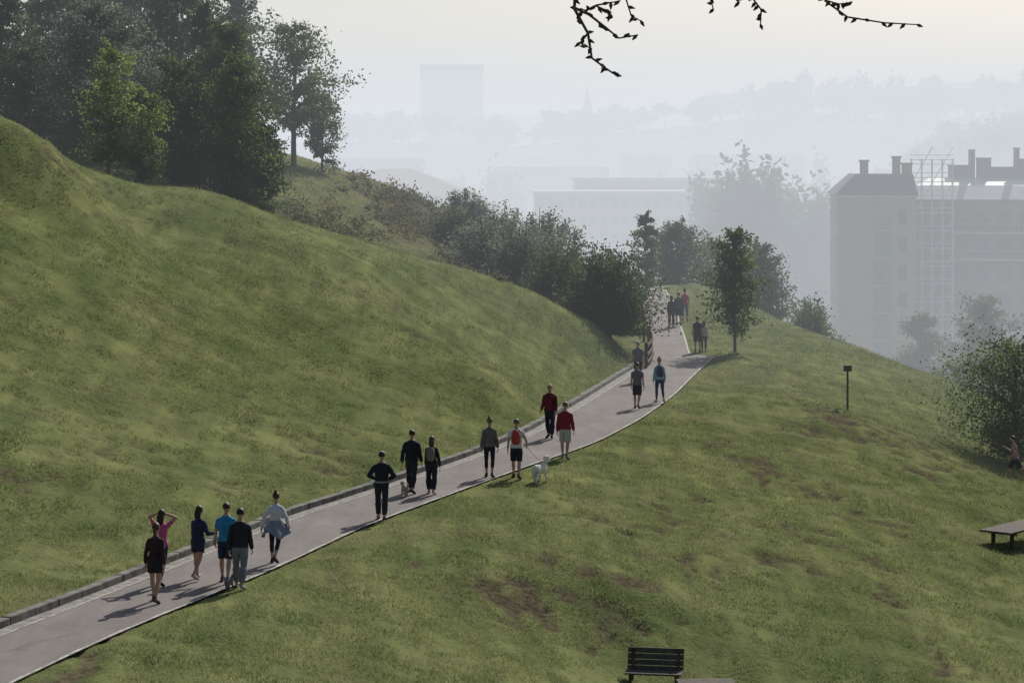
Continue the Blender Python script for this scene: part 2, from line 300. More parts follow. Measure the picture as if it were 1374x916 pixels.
def tree(name,x,y,h,wd,th=.25,kind='round',col='mid',nl=5000,ls=.11,seed=1,nb=40,tr=.09,loose=.5,z=None,lean=0,low=None):
    r=np.random.default_rng(seed);z=gnd(x,y)-.05 if z is None else z
    e=empty(name,(x,y,z));bb=B();base=th*h
    tp=[];
    for k in range(7):
        t=k/6;tp.append((lean*t*t+r.normal(0,.012*h)*t*.6,r.normal(0,.012*h)*t*.6,t*h*.93))
    bb.loft(tp,[tr*(1-.85*k/6)+.008 for k in range(7)],seg=7);tp=np.array(tp)
    def trunk(zv): return np.array([np.interp(zv,tp[:,2],tp[:,k]) for k in (0,1)]+[zv])
    pts=[];cm=[]
    for k in range(nb):
        t=(k+.5*r.random())/nb; zc=base+(h-base)*t
        if kind=='cone': env=(1-t)**.8*.95+.06; zc=base*.6+(h-base*.6)*t; up=-.12
        elif kind=='column': env=math.sin(math.pi*min(1,t*.85+.15))**.7; up=.35
        elif kind=='bush': env=math.sqrt(max(0,1-(t*.97)**2)); up=.15; zc=h*t*.9+.1
        else: env=math.sin(math.pi*(t*.82+.14))**.6; up=.3
        az=k*2.399+r.normal(0,.4);R=wd/2*env*(.5+.6*r.random())
        st=max(.05*h,zc-R*up*1.2)
        p0=trunk(min(st,h*.9)) if kind!='bush' else np.array([r.normal(0,.15*wd*.5),r.normal(0,.15*wd*.5),0.05])
        p2=trunk(min(zc,h*.93));p2=np.array([p2[0]+math.cos(az)*R,p2[1]+math.sin(az)*R,zc+r.normal(0,.03*h)])
        p1=(p0+p2)/2+np.array([0,0,R*.18 if kind!='cone' else R*.1])+r.normal(0,.04*R+.01,3)
        rr=max(.012,tr*.32*(1-t*.6))
        bb.loft([p0,p1,p2],[rr,rr*.6,.006],seg=5,dome=False)
        m_=int(nl/nb*(.5+1.0*r.random())*(.35+env));s=r.random(m_)**.6
        if kind in('cone',): s=r.random(m_)**.8
        q=((1-s)**2)[:,None]*p0+(2*s*(1-s))[:,None]*p1+(s**2)[:,None]*p2
        ns=6;cen=r.normal(0,1,(ns,3))*R*.28*loose;ch=r.integers(0,ns,m_)
        q=q+cen[ch]*s[:,None]*1.3+r.normal(0,1,(m_,3))*np.array([1,1,.75])*(.05+.13*loose*R)*(.4+s)[:,None]
        q[:,2]=np.maximum(q[:,2],.08)
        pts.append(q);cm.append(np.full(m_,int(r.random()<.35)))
        for c2 in range(3):
            e2=p1*.4+p2*.6+cen[c2]*1.2;bb.loft([p1*.4+p2*.6-(p2-p1)*.2*c2,e2],[.009,.004],seg=4,dome=False)
    P=np.concatenate(pts);M=np.concatenate(cm)
    V=leafquads(P,ls,r,1.5 if kind=='cone' else 1,.8 if col=='silver' or kind=='cone' else 0)
    bb.obj("trunk_and_limbs",[bark],True,parent=e)
    c1,c2=LC[col];br=lambda c,f:tuple(v*f for v in c)
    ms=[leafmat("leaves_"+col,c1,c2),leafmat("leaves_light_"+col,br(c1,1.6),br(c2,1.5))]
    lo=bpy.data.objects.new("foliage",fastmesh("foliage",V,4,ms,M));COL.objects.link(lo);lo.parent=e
    return e
# upper left wood
tree("conifer_tree",-24.5,115,11,6,.1,'cone','dark',9000,.15,11,60)
tree("conifer_tree",-23.0,122,12,5.5,.1,'cone','dark',9000,.16,12,60)
tree("conifer_tree",-28,126,14,7,.1,'cone','dark',8000,.18,13,50)
tree("broadleaf_tree",-22.4,112,4.4,3.6,.05,'round','dark',8000,.12,61,46)
tree("weeping_tree",-19.0,111,7.2,6.8,.05,'round','silver',24000,.11,14,80,.14,.45)
tree("young_tree",-17.1,102.5,5.8,2.6,.16,'column','light',5600,.10,15,34,.06,.65)
tree("young_tree",-15.9,104,4.4,2.8,.08,'round','light',6500,.10,16,34,.06)
tree("broadleaf_tree",-15.0,109,5.8,4.2,.05,'round','mid',13000,.11,17,50)
tree("conifer_tree",-14.9,117,9.0,4.6,.05,'cone','dark',11000,.13,18,70)
tree("broadleaf_tree",-13.2,112.5,8.4,4.0,.04,'round','mid',15000,.12,19,80,.12,.7)
tree("broadleaf_tree",-12.3,108,6.6,3.4,.04,'round','mid',12000,.11,20,60,.1,.7)
tree("broadleaf_tree",-11.5,109.5,4.4,2.6,.04,'round','dark',8000,.11,21,50)
tree("broadleaf_tree",-17.0,121,9.5,6,.05,'round','dark',15000,.15,22,70)
tree("broadleaf_tree",-20,130,12,8,.05,'round','dark',14000,.18,23,70)
tree("broadleaf_tree",-25,138,14,9,.1,'round','dark',12000,.2,24,60)
tree("broadleaf_tree",-12.0,133,8.2,5.4,.26,'round','mid',9000,.12,25,50,.16,.5)
tree("broadleaf_tree",-10.6,135,4.6,2.8,.2,'round','olive',4200,.11,26,28,.07)
tree("broadleaf_tree",-15.8,137,8.8,5,.1,'round','dark',9000,.15,27,50)
# mid bushes
tree("large_bush",4.4,113.2,4.4,4.9,.05,'bush','dark',19000,.105,31,90,.06,.7)
tree("bush",2.2,117,3.4,3.6,.05,'bush','mid',8500,.10,32,50,.05,.6)
tree("bush",.4,121,4.0,3.8,.05,'bush','silver',10000,.10,33,50,.05,.6)
tree("bush",-1.6,124,3.2,3.4,.05,'bush','silver',8000,.10,34,50,.05,.6)
tree("bush",2.6,127,4.6,4.4,.05,'bush','olive',10000,.11,35,50,.05,.6)
tree("bush",5.2,124,4.2,3.4,.05,'bush','dark',9000,.11,36,44,.05,.6)
tree("bush",-.4,132,4.1,3.6,.05,'bush','silver',8500,.11,37,40,.06)
tree("bush",-3.2,131,2.4,3.0,.05,'bush','olive',5000,.11,38,36,.05)
tree("bush",-2.6,141,2.8,3.4,.05,'bush','silver',5500,.12,39,36,.05)
tree("bush",1.6,140,4.2,4.2,.05,'bush','silver',8000,.12,40,40,.05)
tree("young_tree",8.2,148,5.0,2.0,.1,'column','mid',4200,.12,41,30,.05)
tree("broadleaf_tree",10.8,158,5.0,4.4,.05,'round','olive',10000,.13,42,50,.08,.6)
tree("broadleaf_tree",13.6,162,5.4,4.8,.05,'round','mid',10000,.13,43,50,.08,.6)
tree("broadleaf_tree",16.2,158,6.0,5.0,.05,'round','dark',11000,.13,44,50,.08,.6)
tree("bush",18.3,148,4.2,3.4,.05,'bush','mid',7000,.12,45,40,.06,.6)
tree("young_tree",10.6,115,6.0,3.0,.22,'round','mid',6500,.11,46,44,.07,.7)
# right side
tree("sparse_tree",20.4,98,5.0,6.2,.10,'round','mid',10500,.09,51,90,.11,.9)
tree("broadleaf_tree",35.5,180,9,7,.1,'round','yellow',12000,.17,52,56,.14,.6)
tree("broadleaf_tree",31.5,172,6.5,5,.1,'round','yellow',8000,.16,53,46,.1,.6)
tree("broadleaf_tree",42,215,16,8,.1,'round','mid',14000,.24,54,56,.14,.6)
tree("broadleaf_tree",37.5,222,14,7,.1,'round','mid',11000,.24,55,46,.14,.6)
tree("broadleaf_tree",48,212,15,8,.1,'round','olive',14000,.24,56,56,.14,.6)
tree("broadleaf_tree",24,195,11,6,.1,'round','olive',7000,.2,57,36,.14,.6)
# scrub on spur
r=np.random.default_rng(5);P=[];MI=[]
for k in range(340):
    if k<230: cx_,cy_=-4.4+r.normal(0,2.3),136+r.normal(0,6)
    elif k<280: cx_,cy_=-9.5+r.normal(0,1.2),117+r.normal(0,3)
    else: cx_,cy_=-1+r.normal(0,1.6),120+r.normal(0,4)
    s=r.uniform(.12,.42);n_=60;q=r.normal(0,1,(n_,3))*np.array([s,s,s*.7]);q[:,2]=np.abs(q[:,2]);z=gnd(cx_,cy_);P.append(q+np.array([cx_,cy_,z]));MI.append(np.full(n_,k%2))
P=np.concatenate(P);V=leafquads(P,.12,r)
so_=bpy.data.objects.new("scrub",fastmesh("scrub",V,4,[leafmat("leaves_olive",*LC['olive']),leafmat("scrub_dry",(.08,.07,.04),(.17,.15,.08))],np.concatenate(MI)));COL.objects.link(so_)
# ------------------------------------------------------------------ overhanging tree near viewpoint
e=empty("overhanging_tree",(0,0,0));bb=B();tz=gnd(4.9,12.5)
bb.loft([(4.9,12.5,tz-.1),(4.8,12.4,tz+2),(4.95,12.5,tz+4),(4.7,12.6,tz+6)],[.2,.16,.12,.05],seg=10)
bb.loft([(4.85,12.45,9.4),(3.6,12.3,10.45),(2,12.1,10.62),(.3,12,10.6),(-1.2,11.9,10.7)],[.09,.05,.032,.02,.01],seg=8)
twd=B()
def tw(pp,r0=.007,dy=0):
    P3=[((u-687)/270.,12+dy+.04*math.sin(i*1.7+u),9.5+(207-v)/270.) for i,(u,v) in enumerate(pp)]
    bb.loft(P3,[r0*(1-.6*i/(len(P3)-1)) for i in range(len(P3))],seg=6)
    for i in range(len(P3)-1):
        for t in (.25,.6,.95):
            p=np.array(P3[i])*(1-t)+np.array(P3[i+1])*t
            dd=nrm([random.uniform(-1,1),random.uniform(-.5,.5),random.uniform(-1,.3)])
            if p[2]<10.45: twd.loft([p,p+dd*.014,p+dd*.034],[.005,.0095,.003],seg=6)
tw([(778,-100),(772,-20),(771,12),(789,45),(794,78),(812,92),(827,101)],.010)
tw([(771,12),(790,20),(812,38),(830,52),(856,47)],.008)
tw([(775,20),(800,8),(832,2)],.007);tw([(789,45),(778,58),(792,66)],.006)
tw([(850,-100),(838,-10),(848,20),(861,28)],.006,.1);tw([(800,8),(812,14),(822,24)],.005)
tw([(950,-100),(954,-10),(960,12)],.007,.1);tw([(975,-90),(985,-8),(992,4)],.006);tw([(1010,-100),(1012,0),(1020,14),(1021,34)],.007)
tw([(1085,-100),(1112,0),(1140,22),(1188,30),(1238,32)],.007,.1);tw([(1112,0),(1130,4),(1146,2)],.005,.1)
bb.obj("trunk_and_branches",[bark],True,parent=e);twd.obj("buds",[mat("bud",(.06,.035,.03),.8,20)],True,parent=e)
# ------------------------------------------------------------------ fence, sign, benches
wood=mat("dark_wood",(.075,.05,.035),.8,9,.4,.4);wood2=mat("weathered_wood",(.085,.075,.06),.9,9,.35,.4)
e=empty("wooden_railing");bb=B()
fp=[(5.95,107.5),(6.2,109.4),(6.4,111.3),(6.5,113.2),(6.55,115.1),(6.6,117.0)]
for (x,y) in fp: z=float(pz(y));bb.obox((x,y,z+.5),(.06,0,0),(0,.06,0),(0,0,.65))
for a,c in zip(fp[:-1],fp[1:]):
    a3=np.array((a[0]+.075,a[1],float(pz(a[1]))));c3=np.array((c[0]+.075,c[1],float(pz(c[1]))));d=(c3-a3)/2;s_=nrm((d[1],-d[0],0))
    for hz in (.25,.6,1.0): bb.obox((a3+c3)/2+np.array((0,0,hz)),s_*.025,d*.99,(0,0,.07))
bb.obj("posts_and_rails",[wood],parent=e)
bb=B();x,y=6.6,121;z=gnd(x,y);bb.obox((x,y,z+.55),(.07,0,0),(0,.07,0),(0,0,.65));bb.loft([(x,y,z+1.2),(x,y,z+1.28)],[.09,.05],seg=8);bb.obj("wooden_post",[wood],True)
e=empty("trail_sign",(13.32,96,gnd(13.32,96)));bb=B();bb.loft([(0,0,-.1),(0,0,.9),(0,0,1.62)],[.045,.042,.04],seg=10);bb.obj("post",[wood],True,parent=e)
bb=B();bb.obox((0,-.05,1.66),(.16,0,0),(0,.018,0),(0,.02,.10));bb.obox((0,-.03,1.78),(.18,0,0),(0,.05,0),(0,.0,.015));bb.obj("panel",[wood],parent=e)
x,y=3.22,54.7;e=empty("park_bench",(x,y,gnd(x,y)-.02),math.radians(170));bb=B()
for i in range(4): bb.obox((0,-.22-.035*i*1.25,.46+i*.128),(.64,0,0),(0,.014,-.0),(0,-.016,.058))
for i in range(4): bb.obox((0,-.1+i*.12,.43),(.64,0,0),(0,.05,0),(0,0,.02))
bb.obj("slats",[wood2],parent=e);bb=B()
for sx in (-.52,.52):
    bb.obox((sx,-.17,.2),(.03,0,0),(0,.03,0),(0,0,.21));bb.obox((sx,.26,.2),(.03,0,0),(0,.03,0),(0,0,.21));bb.obox((sx,.05,.385),(.028,0,0),(0,.24,0),(0,0,.022));bb.obox((sx,-.33+.07,.66),(.028,0,0),(0,.02,-.0),(0,-.09,.25))
bb.obj("legs",[wood],parent=e)
def slab(x,y,rot,L_,W_,h_):
    e=empty("picnic_table",(x,y,gnd(x,y)),rot);bb=B();k=6
    for i in range(k): bb.obox((0,-W_+W_*(2*i+1)/k,h_),(L_,0,0),(0,W_/k-.006,0),(0,0,.03))
    bb.obj("tabletop",[wood2],parent=e);bb=B()
    for sx in (-L_*.72,L_*.72):
        bb.obox((sx,0,h_-.075),(.04,0,0),(0,W_*.9,0),(0,0,.042))
        for sy in (-1,1): bb.obox((sx,sy*W_*.6,(h_-.12)/2-.08),(.05,0,0),(0,.05,0),(0,0,(h_-.12)/2+.08))
    bb.obj("legs",[wood],parent=e)
slab(16.2,76.9,math.radians(50),1.7,.55,.6)
slab(4.25,52.9,math.radians(4),.62,.35,.64)
# ------------------------------------------------------------------ buildings
def far_block(name,x0,x1,y,dep,z1,z0=-24,floors=5,bays=10,wall=(.42,.39,.35),roof='flat',rh=2):
    e=empty(name,((x0+x1)/2,y,0));W=(x1-x0)/2;bb=B();bb.box(-W,W,0,dep,z0,z1)
    wm=mat("wall_"+name,wall,.9,.3,.08,.05);bb.obj("walls",[wm],parent=e)
    bb=B();fh=min(3.2,(z1-z0)/max(1,floors));bw=2*W/bays
    for f in range(floors):
        zt=z1-.6-f*fh
        for k in range(bays):
            xa=-W+bw*(k+.2);xb=-W+bw*(k+.8);bb.box(xa,xb,-.06,.04,zt-fh*.55,zt);
    bb.obj("windows",[mat("window_glass_far",(.12,.13,.14),.3,2,.3,.02)],parent=e)
    bb=B()
    if roof=='flat': bb.box(-W-.3,W+.3,-.3,dep+.3,z1,z1+.5)
    elif roof=='hip':
        i=min(W*.8,dep*.5);bb.add([(-W-1,-1,z1),(W+1,-1,z1),(W+1,dep+1,z1),(-W-1,dep+1,z1),(-W+i,dep/2,z1+rh),(W-i,dep/2,z1+rh)],[(0,1,5,4),(1,2,5),(2,3,4,5),(3,0,4),(3,2,1,0)])
    bb.obj("roof",[mat("roof_"+roof,(.22,.17,.15) if roof=='hip' else (.35,.35,.35),.9,1,.15,.1)],parent=e);return e
far_block("apartment_tower",-38,-12,1000,25,46,floors=16,bays=9,wall=(.30,.28,.26))
far_block("hipped_roof_hall",-34,-6,400,30,2.5,floors=3,bays=12,roof='hip',rh=4.5,wall=(.40,.36,.32))
far_block("hipped_roof_hall",-18,2,370,24,-.5,floors=2,bays=9,roof='hip',rh=3.6,wall=(.5,.48,.45))
far_block("office_block",4,38,430,20,2.4,floors=5,bays=18,wall=(.34,.31,.28))
far_block("office_block",12,38,455,20,4.6,floors=3,bays=14,wall=(.30,.27,.25))
far_block("office_block",54,72,520,25,1.5,floors=8,bays=8,wall=(.28,.26,.23))
far_block("school_building",-62,-32,480,20,1,floors=4,bays=14,wall=(.3,.27,.24))
far_block("apartment_tower",32,46,700,20,9,floors=9,bays=8,wall=(.25,.22,.2))
far_block("apartment_block",-5,25,620,20,6,floors=6,bays=10,wall=(.25,.22,.2))
far_block("apartment_block",-50,-22,600,20,8,floors=6,bays=10,wall=(.28,.22,.2))
far_block("apartment_block",50,80,660,20,9,floors=7,bays=12,wall=(.28,.25,.22))
far_block("apartment_block",110,150,640,20,5,floors=7,bays=12)
bb=B();bb.box(-2.2,2.2,0,4.4,-20,20);bb.add([(-2.5,-.3,20),(2.5,-.3,20),(2.5,4.7,20),(-2.5,4.7,20),(0,2.2,32)],[(0,1,4),(1,2,4),(2,3,4),(3,0,4)]);bb.obj("church_spire",[mat("church_stone",(.3,.27,.23),.9,.5)],loc=(25,800,0))
# main apartment building right
e=empty("apartment_building",(34.4,255,0),math.radians(-4));wm=mat("beige_render",(.27,.195,.14),.9,.4,.15,.05);gl=mat("window_glass",(.05,.065,.075),.3,2,.3,.02,0,.4);gr=mat("green_glass",(.08,.14,.13),.3,1,.3,.02,0,.4);dk=mat("slate",(.06,.055,.055),.8,2,.2,.1);lt=mat("concrete_trim",(.33,.3,.26),.8,2,.15,.05)
bb=B();bb.box(0,8.1,0,14,-24,5.2)
bb.obj("walls",[wm],parent=e)
bb=B();bb.add([(-.4,-.4,5.2),(8.3,-.4,5.2),(8.3,14.4,5.2),(-.4,14.4,5.2),(1.9,1.8,7.4),(8.0,1.8,7.4),(8.0,12,7.4),(1.9,12,7.4)],[(0,1,5,4),(1,2,6,5),(2,3,7,6),(3,0,4,7),(4,5,6,7),(3,2,1,0)])
bb.obj("mansard_roof",[dk],parent=e)
bb=B()
for x,t,s in ((2.9,8.7,.42),(6.3,9.1,.4),(7.4,8.4,.5)):
    bb.box(x-s,x+s,2.2,3.2,5.6,t);bb.box(x-s-.1,x+s+.1,2.1,3.3,t,t+.2)
bb.obj("chimneys",[mat("chimney_brick",(.14,.10,.08),.9,3)],parent=e)
bb=B();bb.box(3.8,5.5,-.12,.05,-14,2.8);bb.obj("stair_glazing",[gr],parent=e)
bb=B();b2=B()
for f in range(9):
    z=3.6-f*2.9
    for xa in ((.6,1.9,6.0,7.1) if f>4 else (6.3,)): bb.box(xa,xa+.8,-.05,.05,z-1.5,z);b2.box(xa-.08,xa+.88,-.12,0,z-1.62,z-1.51)
    b2.box(3.8,5.5,-.2,-.125,z-2.2,z-2.05)
    for ya in (1.5,4.5,7.5,10.5): bb.box(-.05,.04,ya,ya+1.2,z-1.5,z)
b2.box(-.25,8.35,-.25,0,4.9,5.19)
bb.obj("windows",[gl],parent=e);b2.obj("sills_and_bands",[lt],parent=e)
e=empty("apartment_building",(43.2,262,0),math.radians(-4));bb=B();bb.box(0,26,0,16,-24,4.6);bb.box(7,26,3,14,4.6,6.0);bb.obj("walls",[mat("brown_render",(.19,.13,.10),.9,.4,.15,.05)],parent=e)
bb=B();bb.add([(-.5,-.6,4.6),(26,-.6,4.6),(26,16,4.6),(-.5,16,4.6),(.8,1.6,6.1),(26,1.6,6.1),(26,14,6.1),(.8,14,6.1),(2.5,5,6.9),(26,5,6.9),(26,11,6.9),(2.5,11,6.9)],[(0,1,5,4),(1,2,6,5),(2,3,7,6),(3,0,4,7),(4,5,9,8),(5,6,10,9),(6,7,11,10),(7,4,8,11),(8,9,10,11)])
bb.obj("curved_metal_roof",[mat("zinc",(.34,.35,.36),.5,1,.15,.05)],parent=e)
bb=B()
for (x,wd_,t) in ((6,1.2,8.2),(8.6,.7,9.0),(10.5,1.6,8.0),(13.5,1.0,8.9),(16,1.4,8.3),(7.3,.25,9.9),(12.2,.2,10.1)): bb.box(x-wd_,x+wd_,5.5,7.5,6.5,t);bb.box(x-wd_-.08,x+wd_+.08,5.4,7.6,t,t+.12)
bb.obj("rooftop_plant",[mat("plant_metal",(.16,.16,.16),.7,2)],parent=e)
bb=B();b2=B()
for f in range(9):
    z=3.2-f*2.9
    for k in range(9): xa=4.8+k*2.3;bb.box(xa,xa+1.3,-.05,.05,z-1.7,z)
    if f in (0,1,4,5,8):
        b2.box(4.4,25.8,-1.1,0,z-2.3,z-2.05)
        for k in range(43): b2.box(4.4+k*.5,4.44+k*.5,-1.1,-1.05,z-2.05,z-1.25)
        b2.box(4.4,25.8,-1.12,-1.04,z-1.25,z-1.18)
bb.obj("windows",[gl],parent=e);b2.obj("balconies",[lt],parent=e)
e=empty("scaffolding",(42.9,259.5,0),math.radians(-4));bb=B();b2=B()
for i in range(5):
    for yy in (0,1.1): bb.box(i*1.1-.04,i*1.1+.04,yy-.04,yy+.04,-24,9)
for f in range(17):
    z=8.4-f*1.9;b2.box(-.1,4.5,0.06,1.04,z,z+.06)
    for yy in (0,1.1):
        for dz in (.5,1.0): bb.box(-.1,4.5,yy-.03,yy+.03,z+dz-.03,z+dz+.03)
    for i in range(4):
        s=1 if (i+f)%2 else -1;bb.obox((i*1.1+.55,-.08,z+.95),(.55,0,s*.95),(0,.03,0),(-.025,0,.025))
bb.obj("poles",[mat("galvanised_steel",(.5,.5,.5),.5,3,.1,.02)],parent=e);b2.obj("decks",[lt],parent=e)
# ------------------------------------------------------------------ distant hills and woods
def hill(name,Y,prof,dep,col):
    us=np.array([p[0] for p in prof]);zs=np.array([p[1] for p in prof]);X=np.linspace(us[0],us[-1],160);bb=B();vs=[];fs=[];T=[(-1,0),(-.55,.45),(-.2,.86),(0,1),(.4,.8),(1,0)]
    Zt=np.interp(X,us,zs)+ (fbm(X/40,X*0+Y,8)-.5)*6
    for t,k in T:
        for x,zt in zip(X,Zt): vs.append((x,Y+t*dep,-24+(zt+24)*k))
    nX=len(X)
    for i in range(len(T)-1):
        for k in range(nX-1): fs.append((i*nX+k,i*nX+k+1,(i+1)*nX+k+1,(i+1)*nX+k))
    bb.add(vs,fs);bb.obj(name,[mat("hill_"+name,col,.95,.05,.3,.3)],True);return lambda x:float(np.interp(x,X,Zt))
def woods(name,spots,col='mid',ls=1.0,nl=260,seed=3):
    r=np.random.default_rng(seed);P=[];tr_=B()
    for (x,y,z,h,wd) in spots:
        pine=r.random()<.35
        tr_.loft([(x,y,z-1),(x+r.normal(0,.3),y,z+h*.7)],[.25,.1],seg=5,dome=False)
        for c in range(9):
            cc=np.array([x,y,z+h*(.55 if not pine else .78)])+r.normal(0,1,3)*np.array([wd*.26,wd*.26,h*(.17 if not pine else .09)])
            P.append(cc+r.normal(0,1,(nl//9,3))*np.array([wd,wd,h*.7])*.11)
    P=np.concatenate(P);V=leafquads(P,ls,r);e=empty(name);o1=bpy.data.objects.new("foliage",fastmesh(name,V,4,[leafmat("leaves_"+col,*LC[col])]));COL.objects.link(o1);o1.parent=e;tr_.obj("trunks",[bark],parent=e)
h1=hill("hill",850,[(-600,18),(-250,16),(-60,13),(0,12),(60,19),(95,26),(130,22),(190,27),(280,30),(600,26)],200,(.04,.05,.025))
h2_=hill("hill",1300,[(-900,30),(-300,36),(-50,32),(30,28),(110,38),(260,48),(500,54),(900,50)],320,(.04,.05,.03))
h3=hill("hill",600,[(60,-18),(85,-5),(100,8),(125,15),(160,18),(220,18),(300,8)],110,(.04,.05,.02))
r=np.random.default_rng(9)
sp=[(x,850+r.normal(0,12),h1(x)-1,r.uniform(7,12),r.uniform(6,11)) for x in r.uniform(-60,200,120)]
sp+=[(x,850+r.normal(0,8),h1(x)-1,r.uniform(13,18),r.uniform(5,9)) for x in (104,113,119,124,131,138,145,149,158,166,178,190)]
woods("distant_trees",sp,'dark',1.3,260)
sp=[(x,585+r.normal(0,20),h3(x)-3,r.uniform(6,11),r.uniform(6,9)) for x in r.uniform(92,170,70)]
woods("distant_trees",sp,'dark',1.0,320,4)
sp=[(r.uniform(40,90),r.uniform(330,420),-22,r.uniform(15,24),r.uniform(6,10)) for _ in range(42)]
sp+=[(r.uniform(28,46),r.uniform(325,370),-20,r.uniform(22,27),r.uniform(6,9)) for _ in range(20)]
sp+=[(r.uniform(-60,40),r.uniform(310,350),-22,r.uniform(9,17),r.uniform(6,9)) for _ in range(80)]
woods("valley_trees",sp,'mid',.75,1300,5)
sp=[(r.uniform(-160,160),r.uniform(520,800),-22,r.uniform(16,28),r.uniform(8,13)) for _ in range(190)]
woods("valley_trees",sp,'dark',1.2,360,6)
# ------------------------------------------------------------------ hazy valley air: absorbing boxes, their emission stands in for scattered daylight
def glowing_mist(name,y0,y1,z0,z1,dens,c,x=3500):
    bb=B();bb.box(-x,x,y0,y1,z0,z1);m,n,o=newmat(name+"_air");vs=n.nodes.new('ShaderNodeVolumeAbsorption');vs.inputs['Color'].default_value=(0,0,0,1);vs.inputs['Density'].default_value=dens
    ev=n.nodes.new('ShaderNodeEmission');ev.inputs[0].default_value=c+(1,);ev.inputs[1].default_value=dens
    ad=n.nodes.new('ShaderNodeAddShader');n.links.new(vs.outputs[0],ad.inputs[0]);n.links.new(ev.outputs[0],ad.inputs[1]);n.links.new(ad.outputs[0],o.inputs['Volume'])
    return bb.obj(name,[m])
glowing_mist("glowing_haze",86,2500,-60,38,.0018,(.80,.84,.89))
glowing_mist("glowing_haze",190,640,-61,30,.0024,(.68,.72,.77))
# ------------------------------------------------------------------ people
def rotx(p,a,o):
    p=np.array(p,float)-o;c,s=math.cos(a),math.sin(a);return np.array([p[0],p[1]*c-p[2]*s,p[1]*s+p[2]*c])+o
D=math.radians
def remesh(builder,vox):
    me=builder.mesh("tmp",[]);o=bpy.data.objects.new("tmp",me);COL.objects.link(o);md=o.modifiers.new("r",'REMESH');md.mode='VOXEL';md.voxel_size=vox
    sm=o.modifiers.new("s",'SMOOTH');sm.factor=.5;sm.iterations=3
    dg=bpy.context.evaluated_depsgraph_get();ev=o.evaluated_get(dg).to_mesh()
    n_=len(ev.vertices);co_=np.empty(n_*3,np.float32);ev.vertices.foreach_get('co',co_);no_=np.empty(n_*3,np.float32);ev.vertices.foreach_get('normal',no_)
    fs=[tuple(p.vertices) for p in ev.polygons];o.evaluated_get(dg).to_mesh_clear();bpy.data.objects.remove(o);bpy.data.meshes.remove(me)
    return co_.reshape(-1,3).astype(float),no_.reshape(-1,3).astype(float),fs
SKIN=(.42,.25,.17)
extra_col={}
